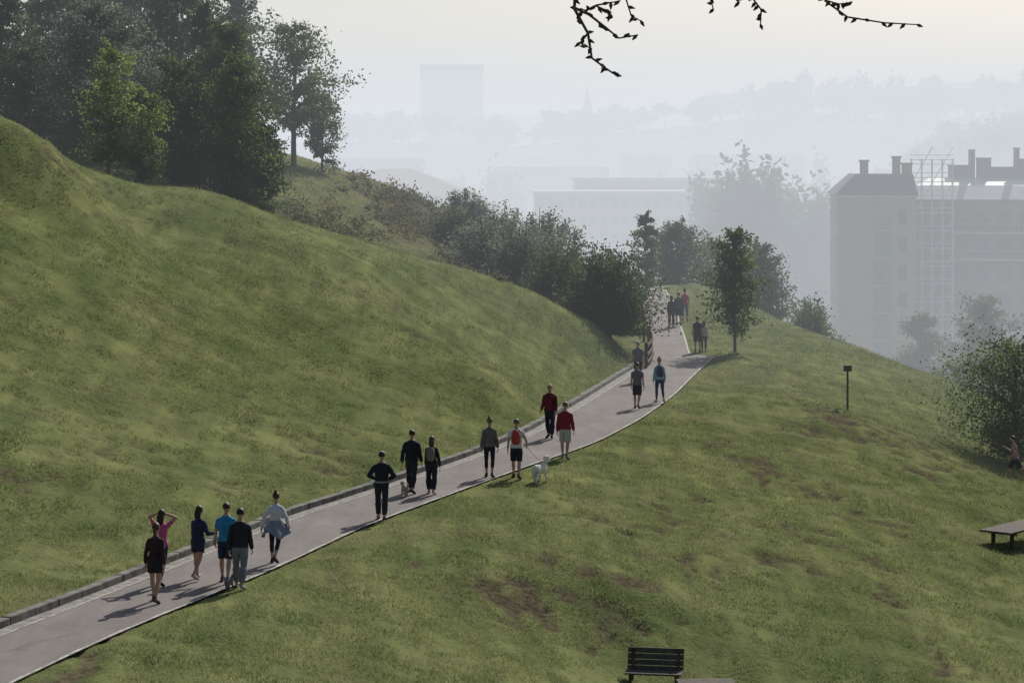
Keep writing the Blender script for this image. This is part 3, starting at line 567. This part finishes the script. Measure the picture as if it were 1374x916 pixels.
def person(name,x,y,H,face=0,legs=((18,5),(-18,20)),arms=((-15,8,15),(15,8,20)),lean=3,fem=False,top=(.02,.02,.025),sleeve='long',bot=(.02,.02,.02),blen='long',shoe=(.03,.03,.03),hair=(.03,.02,.015),hs='short',tl=.016,bl=.012,extra=None,skin=SKIN,z=None,hem=.90,headturn=0,seed=0,stripe=None):
    s=H/1.75;R=B();X=B();o=np.array((0,0,.93))
    la=D(lean);up=lambda p:rotx(p,-la,o)
    bones=[]
    if fem: T=[(.86,.155,.115),(.95,.17,.125),(1.05,.135,.1),(1.12,.122,.092),(1.26,.142,.112),(1.34,.145,.1),(1.39,.12,.082),(1.43,.075,.062),(1.48,.048,.05)];sw=.136;shz=1.362
    else: T=[(.86,.145,.108),(.95,.16,.112),(1.05,.15,.105),(1.15,.155,.108),(1.28,.175,.122),(1.35,.178,.11),(1.41,.14,.092),(1.455,.092,.072),(1.50,.058,.058)];sw=.165;shz=1.368
    tp=[up((0,0,t[0])) for t in T];R.loft(tp,[t[1] for t in T],[t[2] for t in T],ref=(0,1,0),seg=16)
    nk=up((0,.005,1.46));hd=up((0,.015,1.56));R.loft([nk,hd,up((0,.02,1.62))],[.055,.05,.05],seg=10)
    hc=up((0,.02,1.642))
    ht=D(headturn);fw=np.array((math.sin(ht),math.cos(ht),0));sd=np.array((math.cos(ht),-math.sin(ht),0))
    R.ell(hc+fw*-.005+np.array((0,0,.012)),(.079,.1,.103));R.ell(hc+fw*.022+np.array((0,0,-.045)),(.062,.074,.075))
    R.loft([hc+fw*.092+np.array((0,0,.01)),hc+fw*.112+np.array((0,0,-.02))],[.009,.015],seg=6)
    for k in (-1,1):
        R.loft([hc+sd*k*.079+np.array((0,0,.015)),hc+sd*k*.088+np.array((0,0,-.02))],[.018,.012],seg=6)
        X.ell(hc+sd*k*.032+fw*.09+np.array((0,0,.012)),(.012,.008,.007),7,8,5)
    X.ell(hc+fw*.093+np.array((0,0,-.058)),(.025,.01,.007),8,8,5)
    X.ell(hc+fw*.084+np.array((0,0,.033)),(.052,.014,.005),4,8,5)
    low=[];
    for k,(a,kn) in zip((-1,1),legs):
        hp=np.array((k*.088,0,.92));a_=D(a);b_=D(a-kn);kn_=hp+.43*np.array((k*.03,math.sin(a_),-math.cos(a_)));an_=kn_+.41*np.array((-k*.02,math.sin(b_),-math.cos(b_)))
        R.loft([hp+np.array((0,0,.02)),hp*.6+kn_*.4,kn_],[.088,.078,.055],seg=12);c_=kn_*.68+an_*.32+np.array((0,-.015,0))
        R.loft([kn_,c_,kn_*.25+an_*.75,an_],[.053,.056,.038,.034],seg=12)
        pt=D(a-kn)*.75 if a-kn<0 else D(a-kn)*.35
        if kn>0 and a>=5 and a-kn>-5: pt=D(8)
        if abs(a)<=5 and kn<=6: pt=0
        f=np.array((0,math.cos(pt),math.sin(pt)));u=np.array((0,-math.sin(pt),math.cos(pt)));side=np.array((k*.25,0,0))
        q=[an_-.045*f-.05*u,an_+.06*f-.048*u+side*.06,an_+.165*f-.062*u+side*.17]
        R.loft([an_+.01*u,an_-.03*u],[.038,.04],seg=10);R.loft(q,[.036,.044,.042],[.038,.038,.026],ref=(0,0,1),seg=10)
        low+= [q[0][2]-.038,q[2][2]-.028]
        bones+=[('th',hp,kn_,.07),('sh',kn_,an_,.045),('ft',an_-.02*u,q[2],.04)]
    hands=[]
    for k,ar in zip((-1,1),arms):
        sh=up((k*sw,0,shz))
        if isinstance(ar,dict):
            tg=up(ar['to']);d=tg-sh;l=min(np.linalg.norm(d),.535);d=nrm(d);tg=sh+d*l;c=(.29**2-.25**2+l*l)/(2*l);hgt=math.sqrt(max(0,.29**2-c*c));pole=np.array(ar['pole'],float);pole=nrm(pole-d*np.dot(pole,d));el=sh+d*c+pole*hgt;wr=tg
        else:
            sa,ab,ef=ar;sa=D(sa)+0;ab=D(ab*.8+3);d=np.array((k*math.sin(ab),math.sin(sa)*math.cos(ab),-math.cos(sa)*math.cos(ab)));el=sh+.29*d
            f2=sa+D(ef);d2=nrm(np.array((k*math.sin(ab)*.5,math.sin(f2),-math.cos(f2))));wr=el+.25*d2
        R.loft([up((k*sw*.6,0,shz+.012)),sh,sh*.5+el*.5,el],[.05,.056,.046,.038],seg=10);R.loft([el,el*.65+wr*.35,wr],[.038,.038,.026],seg=10)
        hdv=nrm(wr-el);fwd=np.array((0,1.,0)) if abs(hdv[1])<.9 else np.array((0,0,1.));bk=nrm(np.cross(hdv,fwd));wv=nrm(np.cross(bk,hdv))
        R.loft([wr,wr+hdv*.045,wr+hdv*.085],[.026,.040,.038],[.02,.016,.013],ref=tuple(bk),seg=10)
        inw=nrm(np.array((-k,0,0))-hdv*np.dot(hdv,(-k,0,0)))
        for i,fl in enumerate((.072,.08,.075,.06)):
            b0=wr+hdv*.08+wv*(.028-.019*i);p1=b0+hdv*fl*.5+inw*.008;p2=p1+hdv*fl*.3+inw*.018;p3=p2+hdv*fl*.12+inw*.02
            X.loft([b0-hdv*.015,p1,p2,p3],[.0092,.0088,.008,.007],seg=6,mi=0)
        b0=wr+hdv*.025+wv*.028;X.loft([b0,b0+hdv*.03+wv*.022+inw*.008,b0+hdv*.058+wv*.028+inw*.018],[.012,.010,.008],seg=6,mi=0)
        bones+=[('ua',sh,el,.045),('fa',el,wr,.033),('hd',wr,wr+hdv*.09,.03)];hands.append(wr+hdv*.09)
    bones+=[('to',up((0,0,.9)),up((0,0,1.36)),.15),('nk',up((0,0,1.5)),hd,.05),('he',hc,hc+np.array((0,0,.02)),.09)]
    dz=-min(low)
    V,Nn,Fs=remesh(R,.0135)
    def dist(P):
        ds=[];ts=[]
        for (_,a,b_,r_) in bones:
            ab=b_-a;t0=((P-a)@ab)/(ab@ab);t=np.clip(t0,0,1);ds.append(np.linalg.norm(P-(a+t[:,None]*ab),axis=1)-r_);ts.append(t0)
        ds=np.array(ds);ts=np.array(ts);i=ds.argmin(0);return i,ts[i,np.arange(len(P))]
    names=np.array([b_[0] for b_ in bones])
    BL={'long':1.9,'short':.62,'knee':.95,'capri':1.55}[blen]
    def cls(P):
        i,t=dist(P);nm=names[i];out=np.zeros(len(P),int);Pi=np.array([rotx(q_,la,o) for q_ in P]) if la else P;zz=Pi[:,2]
        out[(nm=='to')]=np.where(zz[nm=='to']>hem,1,2);out[(nm=='to')&(zz>1.465)]=0;out[(nm=='nk')&(zz<1.475)]=1
        th=nm=='th';out[th&(t<BL)]=2;out[th&(zz>hem)]=1;shn=nm=='sh';out[shn&(1+t<BL)]=2
        if sleeve!='none': out[(nm=='ua')&(t<(2 if sleeve=='long' else .62))]=1
        else: out[(nm=='ua')&(t<.05)]=1
        if sleeve=='long': out[(nm=='fa')&(t<.97)]=1
        out[nm=='ft']=3;out[shn&(t>.93)&(BL<1.8)]=3
        return out,nm,t
    cv,nm,tt=cls(V);infl=np.zeros(len(V));infl[cv==1]=tl;infl[cv==2]=bl;infl[cv==3]=.006
    infl[(cv==1)&(V[:,2]>1.36)]*=.45
    if blen in('short','knee'): infl[(cv==2)&(nm=='th')]+=.02*np.clip(tt[(cv==2)&(nm=='th')]/max(.3,min(BL,1)),0,1)
    if blen=='long' and bl>.015: infl[(cv==2)&(nm=='sh')]+=.012
    wr_=(fbm(V[:,0]*14+seed,V[:,2]*14+V[:,1]*9,seed,3)-.5)*.02
    V2=V+Nn*(infl+np.where((cv==1)|(cv==2),wr_*np.clip(infl/.012,0,1.2),0))[:,None]
    fc=np.array([V[list(f)].mean(0) for f in Fs]);cf,_,_=cls(fc)
    if stripe is not None:
        Pi=fc[:,2];cf[(cf==1)&(np.abs(Pi-stripe)<.022)&(np.abs(fc[:,0])<.2)]=5
    X2=B();X2.add(V2,Fs,0);X2.m=list(map(int,cf))
    up3=np.array((0,0,1.))
    if hs!='bald': X.ell(hc-fw*.02+up3*(.028 if fem else .036),(.087,.1,.098 if fem else .088),4,14,9)
    if hs=='long' or hs=='pony':
        l=.30 if hs=='pony' else .26;wd_=.034 if hs=='pony' else .085;b0=hc-fw*.07
        X.loft([b0+up3*.03,b0-fw*.04-up3*.05,b0-fw*.045-up3*l*.6,b0-fw*.03-up3*l],[wd_*.8,wd_,wd_*.95,wd_*.4],[.04,.04,.03,.012],seg=10,mi=4)
    if hs=='bun': X.ell(hc-fw*.05+up3*.135,(.042,.042,.04),4)
    if hs=='cap': X.ell(hc+up3*.055,(.093,.108,.078),5,14,8);X.loft([hc+fw*.08+up3*.05,hc+fw*.16+up3*.04],[.07,.06],[.01,.006],ref=(0,0,1),seg=10,mi=5)
    if extra=='backpack':
        X.loft([up((0,-.19,1.07)),up((0,-.21,1.2)),up((0,-.19,1.36)),up((0,-.17,1.40))],[.12,.135,.115,.07],[.07,.085,.07,.04],seg=14,mi=6)
        X.loft([up((0,-.275,1.1)),up((0,-.285,1.2))],[.09,.09],[.025,.025],seg=10,mi=6)
        for k in (-1,1): X.loft([up((k*.09,-.12,1.38)),up((k*.095,-.03,1.44)),up((k*.1,.09,1.4)),up((k*.12,.13,1.3)),up((k*.14,.05,1.12)),up((k*.12,-.13,1.1))],[.025]*6,[.012]*6,seg=6,mi=6)
    if extra=='tied_jacket':
        vs=[];fs=[];n_=28
        for i,(zz,r1,r2) in enumerate(((1.06,.15,.12),(1.0,.17,.14),(.9,.22,.2),(.80,.27,.27),(.72,.30,.31))):
            for k in range(n_):
                a=2*math.pi*k/n_;g=1+.1*i*.5*math.sin(a*5+i*.3);lo=.6 if math.sin(a)>.35 else 1;vs.append((r1*g*math.cos(a)*(1.25 if math.cos(a)>0 and i>2 else 1),r2*g*math.sin(a)*lo-.02*i,zz+(.09*i*.4 if math.sin(a)>.3 else 0)+.02*i*math.sin(a*3+1)))
        for i in range(4):
            for k in range(n_): fs.append((i*n_+k,i*n_+(k+1)%n_,(i+1)*n_+(k+1)%n_,(i+1)*n_+k))
        X.add(vs,fs,6)
    if extra=='shoulder_bag':
        X.loft([up((-.19,.02,1.02)),up((-.2,.02,1.12)),up((-.19,.02,1.2))],[.05,.06,.05],[.11,.12,.1],seg=10,mi=6);X.loft([up((-.17,.13,1.15)),up((0,.15,1.34)),up((.12,.05,1.43)),up((.05,-.13,1.34)),up((-.16,-.1,1.15))],[.02]*5,[.008]*5,seg=6,mi=6)
    if extra=='stripes':
        for k,ar in zip((-1,1),(0,1)):
            a=[b_ for b_ in bones if b_[0]=='ua'][ar];X.loft([a[1]+np.array((k*.045,0,-.02)),a[2]+np.array((k*.03,0,0))],[.028,.02],[.03,.03],seg=8,mi=6)
    X2.add(X.v,X.f,0);X2.m[len(Fs):]=X.m
    sk=mat("skin",skin,.6,10,.06,.02);cl=lambda nm_,c:mat(nm_,c,.9,7,.18,.25)
    mats=[sk,cl("shirt_cloth",top),cl("trouser_cloth",bot),cl("shoe_leather",shoe),mat("hair",hair,.55,40,.3,.5),cl("cloth_trim",(.6,.6,.6)if hs!='cap' else (.25,.25,.25)),cl("bag_cloth",extra_col.get(name+str(seed),(.3,.3,.32))),mat("eye",(.02,.02,.02),.3),mat("lips",(.3,.12,.1),.6)]
    ob=X2.obj(name,mats,True);ob.scale=(s,s,s);zg=(float(pz(y)) if xl(y)<x<xr(y) else gnd(x,y)) if z is None else z
    ob.location=(x,y,zg+dz*s-.004);ob.rotation_euler=(0,0,-D(face));return ob,hands
BK=(.024,.024,.03);NV=(.025,.035,.065)
extra_col.update({"walking_woman5":(.22,.24,.27),"walking_woman9":(.20,.17,.13),"walking_man12":(.42,.06,.04),"walking_man14":(.02,.02,.02),"walking_man15":(.5,.5,.5),"walking_woman18":(.05,.06,.09)})
raise_l=dict(to=(-.10,.02,1.66),pole=(-1,.2,-.5));raise_r=dict(to=(.10,.02,1.66),pole=(1,.2,-.5))
person("walking_woman",-7.75,53.4,1.66,12,((12,4),(-14,18)),(raise_l,raise_r),3,True,top=(.5,.09,.2),sleeve='short',bot=BK,blen='long',hs='long',hair=(.04,.025,.02),seed=1,tl=.008,bl=.004)
person("walking_woman",-7.57,51.3,1.68,10,((16,4),(-8,22)),((-10,14,25),(-25,14,20)),4,True,top=(.035,.02,.025),sleeve='long',bot=BK,blen='short',hs='pony',hair=(.08,.04,.022),seed=2,shoe=(.05,.05,.05),hem=.86)
person("walking_woman",-7.02,54.1,1.64,22,((10,3),(-14,26)),((8,6,18),dict(to=(.40,.18,1.12),pole=(0.3,-.5,-1))),4,True,top=NV,bot=(.03,.035,.05),blen='short',hs='long',hair=(.03,.02,.016),seed=3,shoe=(.4,.3,.25))
person("walking_man",-6.36,53.75,1.74,8,((5,2),(-10,8)),((-5,14,28),(12,8,30)),4,False,top=(.03,.22,.38),sleeve='short',bot=NV,blen='knee',hs='short',hair=(.05,.03,.02),seed=4,tl=.014,shoe=(.1,.1,.12))
person("walking_man",-5.97,53.1,1.74,6,((8,3),(-12,12)),((-12,10,20),(6,8,15)),3,False,top=BK,bot=(.17,.17,.18),seed=6,tl=.024,bl=.02,shoe=(.3,.3,.3),hair=(.02,.015,.012))
person("walking_woman",-5.5,56.25,1.64,10,((4,2),(-16,28)),((-18,34,22),(-14,36,20)),4,True,top=(.60,.58,.60),sleeve='long',bot=BK,blen='capri',hs='bun',hair=(.06,.03,.02),extra='tied_jacket',seed=5,bl=.002,shoe=(.03,.03,.03),hem=1.0)
person("walking_man",-3.39,62.9,1.75,6,((6,2),(-7,6)),(dict(to=(-.19,.14,1.04),pole=(-1,-.8,-.3)),dict(to=(.19,.14,1.04),pole=(1,-.8,-.3))),2,False,top=(.02,.024,.03),bot=(.026,.026,.032),hs='cap',seed=7,tl=.026,bl=.018,stripe=.97)
person("walking_man",-2.82,67.9,1.76,12,((14,4),(-14,14)),((-14,16,24),(12,8,15)),4,False,top=(.02,.025,.03),bot=(.026,.03,.038),seed=8,tl=.026,bl=.016)
person("walking_woman",-2.25,67.7,1.6,8,((8,3),(-10,14)),((6,8,10),(-16,18,18)),3,True,top=BK,bot=BK,hs='long',hair=(.09,.055,.03),extra='backpack',seed=9,bl=.024,shoe=(.4,.4,.4))
person("walking_woman",-.66,71.2,1.74,5,((4,2),(-10,12)),((-8,14,18),(8,12,15)),2,True,top=(.15,.125,.115),bot=BK,blen='capri',hs='bun',hair=(.14,.10,.06),seed=11,tl=.022,bl=.003,shoe=(.03,.03,.03))
mo,mh=person("walking_man",.13,71.2,1.74,6,((12,3),(-12,14)),((0,14,16),dict(to=(.30,.12,.98),pole=(.4,-1,-.2))),3,False,top=(.62,.60,.58),sleeve='short',bot=BK,blen='knee',extra='backpack',seed=12,hair=(.12,.09,.06),shoe=(.04,.04,.04))
person("walking_man",1.27,80.9,1.80,195,((10,3),(-10,10)),((8,8,30),(4,10,45)),0,False,top=(.15,.022,.026),bot=BK,hs='bald',extra='shoulder_bag',seed=14,tl=.024,bl=.018,skin=(.40,.22,.15))
person("walking_man",1.66,75.7,1.77,10,((10,3),(-12,12)),((-8,10,12),(10,10,15)),3,False,top=(.22,.025,.035),bot=(.42,.38,.33),blen='knee',extra='stripes',seed=15,tl=.022,bl=.018,hair=(.12,.1,.09),shoe=(.15,.15,.16))
person("walking_man",4.68,90.4,1.72,12,((10,3),(-14,22)),((6,12,14),(-12,12,16)),3,False,top=(.14,.13,.135),sleeve='short',bot=BK,blen='knee',seed=16,hair=(.1,.08,.07),shoe=(.05,.05,.05))
person("walking_man",5.25,100.8,1.70,185,((10,3),(-12,14)),((6,10,30),(-8,10,30)),2,False,top=(.15,.15,.155),sleeve='short',bot=(.03,.03,.04),blen='long',seed=17,hair=(.3,.28,.26))
person("walking_woman",5.65,92.6,1.72,-6,((12,3),(-16,26)),((-16,16,20),(8,14,20)),4,True,top=(.25,.36,.43),sleeve='long',bot=NV,blen='long',extra='backpack',hs='bun',hair=(.22,.17,.13),seed=18,bl=.004,shoe=(.3,.3,.3))
person("walking_man",8.86,115.5,1.72,0,((10,3),(-10,12)),((6,8,10),(-6,8,12)),2,False,top=NV,sleeve='short',bot=(.02,.025,.05),blen='knee',seed=19,z=.03)
person("walking_woman",9.22,116.2,1.45,5,((10,3),(-10,12)),((6,8,10),(-6,8,12)),2,True,top=(.5,.5,.52),bot=(.04,.04,.06),blen='long',hs='long',seed=20,z=.03)
person("walking_woman",8.4,127.5,1.68,0,((10,3),(-10,12)),((6,8,10),(-6,8,12)),2,True,top=BK,bot=(.03,.02,.02),blen='long',hs='long',seed=21,bl=.02)
person("walking_man",8.85,128.5,1.76,5,((10,3),(-10,12)),((6,8,10),(-6,8,12)),2,False,top=(.05,.1,.1),bot=BK,seed=22,blen='knee')
person("walking_woman",9.35,130.8,1.74,-5,((10,3),(-10,12)),((6,16,20),(-6,16,20)),2,True,top=(.42,.08,.12),sleeve='short',bot=(.05,.13,.15),blen='capri',hs='bun',seed=23)
person("runner",19.05,91.5,1.76,-60,((28,20),(-24,60)),((-30,14,85),(32,14,85)),8,False,top=(.30,.17,.12),sleeve='none',bot=BK,blen='knee',seed=24,tl=0.001,skin=(.38,.22,.15),hair=(.03,.02,.02))
# ------------------------------------------------------------------ dogs
def dog(x,y,h,face,col,fluff=.012,tail=1,seed=0,name="dog",ph=1):
    R=B()
    R.loft([(0,-.48,.74),(0,-.3,.75),(0,0,.68),(0,.25,.68),(0,.42,.76)],[.13,.165,.16,.19,.14],[.14,.18,.17,.235,.17],ref=(0,0,1),seg=14)
    R.loft([(0,.38,.82),(0,.52,1.0),(0,.60,1.13)],[.13,.105,.095],seg=12)
    R.loft([(0,.56,1.17),(0,.68,1.19),(0,.78,1.15)],[.1,.11,.08],[.1,.11,.08],ref=(0,0,1),seg=12)
    R.loft([(0,.76,1.13),(0,.9,1.08),(0,.97,1.07)],[.065,.052,.042],[.06,.048,.04],ref=(0,0,1),seg=10)
    for k in (-1,1):
        R.loft([(k*.1,.62,1.25),(k*.14,.6,1.16),(k*.14,.6,1.03)],[.035,.045,.03],[.02,.02,.015],ref=(0,1,0),seg=8)
        fs=ph*k*.12
        R.loft([(k*.11,.3,.62),(k*.12,.27+fs*.3,.45),(k*.11,.30+fs,.24),(k*.11,.3+fs*1.2,.05)],[.1,.075,.05,.045],seg=10);R.loft([(k*.11,.3+fs*1.2,.035),(k*.11,.38+fs*1.2,.03)],[.05,.045],[.032,.028],ref=(0,0,1),seg=8)
        fs=-fs
        R.loft([(k*.1,-.36,.68),(k*.12,-.27+fs*.4,.45),(k*.11,-.47+fs,.27),(k*.11,-.43+fs*1.1,.05)],[.14,.1,.05,.045],seg=10);R.loft([(k*.11,-.43+fs*1.1,.035),(k*.11,-.35+fs*1.1,.03)],[.05,.045],[.032,.028],ref=(0,0,1),seg=8)
    R.loft([(0,-.5,.82),(0,-.66,.92),(0,-.72,1.12),(0,-.62,1.24)] if tail>0 else [(0,-.48,.8),(0,-.60,.66),(0,-.65,.5),(0,-.66,.38)],[.05,.06,.065,.03],seg=8)
    V,Nn,Fs=remesh(R,.022);V=V+Nn*((fbm(V[:,1]*16+V[:,0]*9,V[:,2]*16+seed,seed,3)-.3)*fluff*3)[:,None]
    X=B();X.add(V,Fs,0);X.ell((0,1.01,1.09),(.025,.02,.02),1);
    for k in (-1,1): X.ell((k*.055,.79,1.20),(.014,.012,.014),1)
    ob=X.obj(name,[mat("dog_fur",col,.9,14,.2,.5),mat("dog_nose",(.02,.02,.02),.4)],True);ob.scale=(h,h,h);ob.location=(x,y,(float(pz(y)) if xl(y)<x<xr(y) else gnd(x,y)));ob.rotation_euler=(0,0,-D(face));return ob
dog(.82,71.1,.58,32,(.70,.65,.56),.02,0,1)
dog(-2.98,67.2,.30,-25,(.42,.32,.22),.03,1,2,ph=-1)
dog(-6.2,53.0,.26,25,(.2,.17,.16),.02,1,3)
hp=np.array((.13+.30*math.cos(D(6)),71.2+.13,.90));neck=np.array((.82+.3*math.sin(D(32)),71.1+.26,gnd(.82,71.1)+.55))
bb=B();pts=[hp*(1-t)+neck*t+np.array((0,0,-.35*t*(1-t))) for t in np.linspace(0,1,9)];bb.loft(pts,[.007]*9,seg=5);bb.obj("dog_leash",[mat("leash",(.4,.04,.03),.7)],True)
print("OBJ",len(bpy.data.objects))
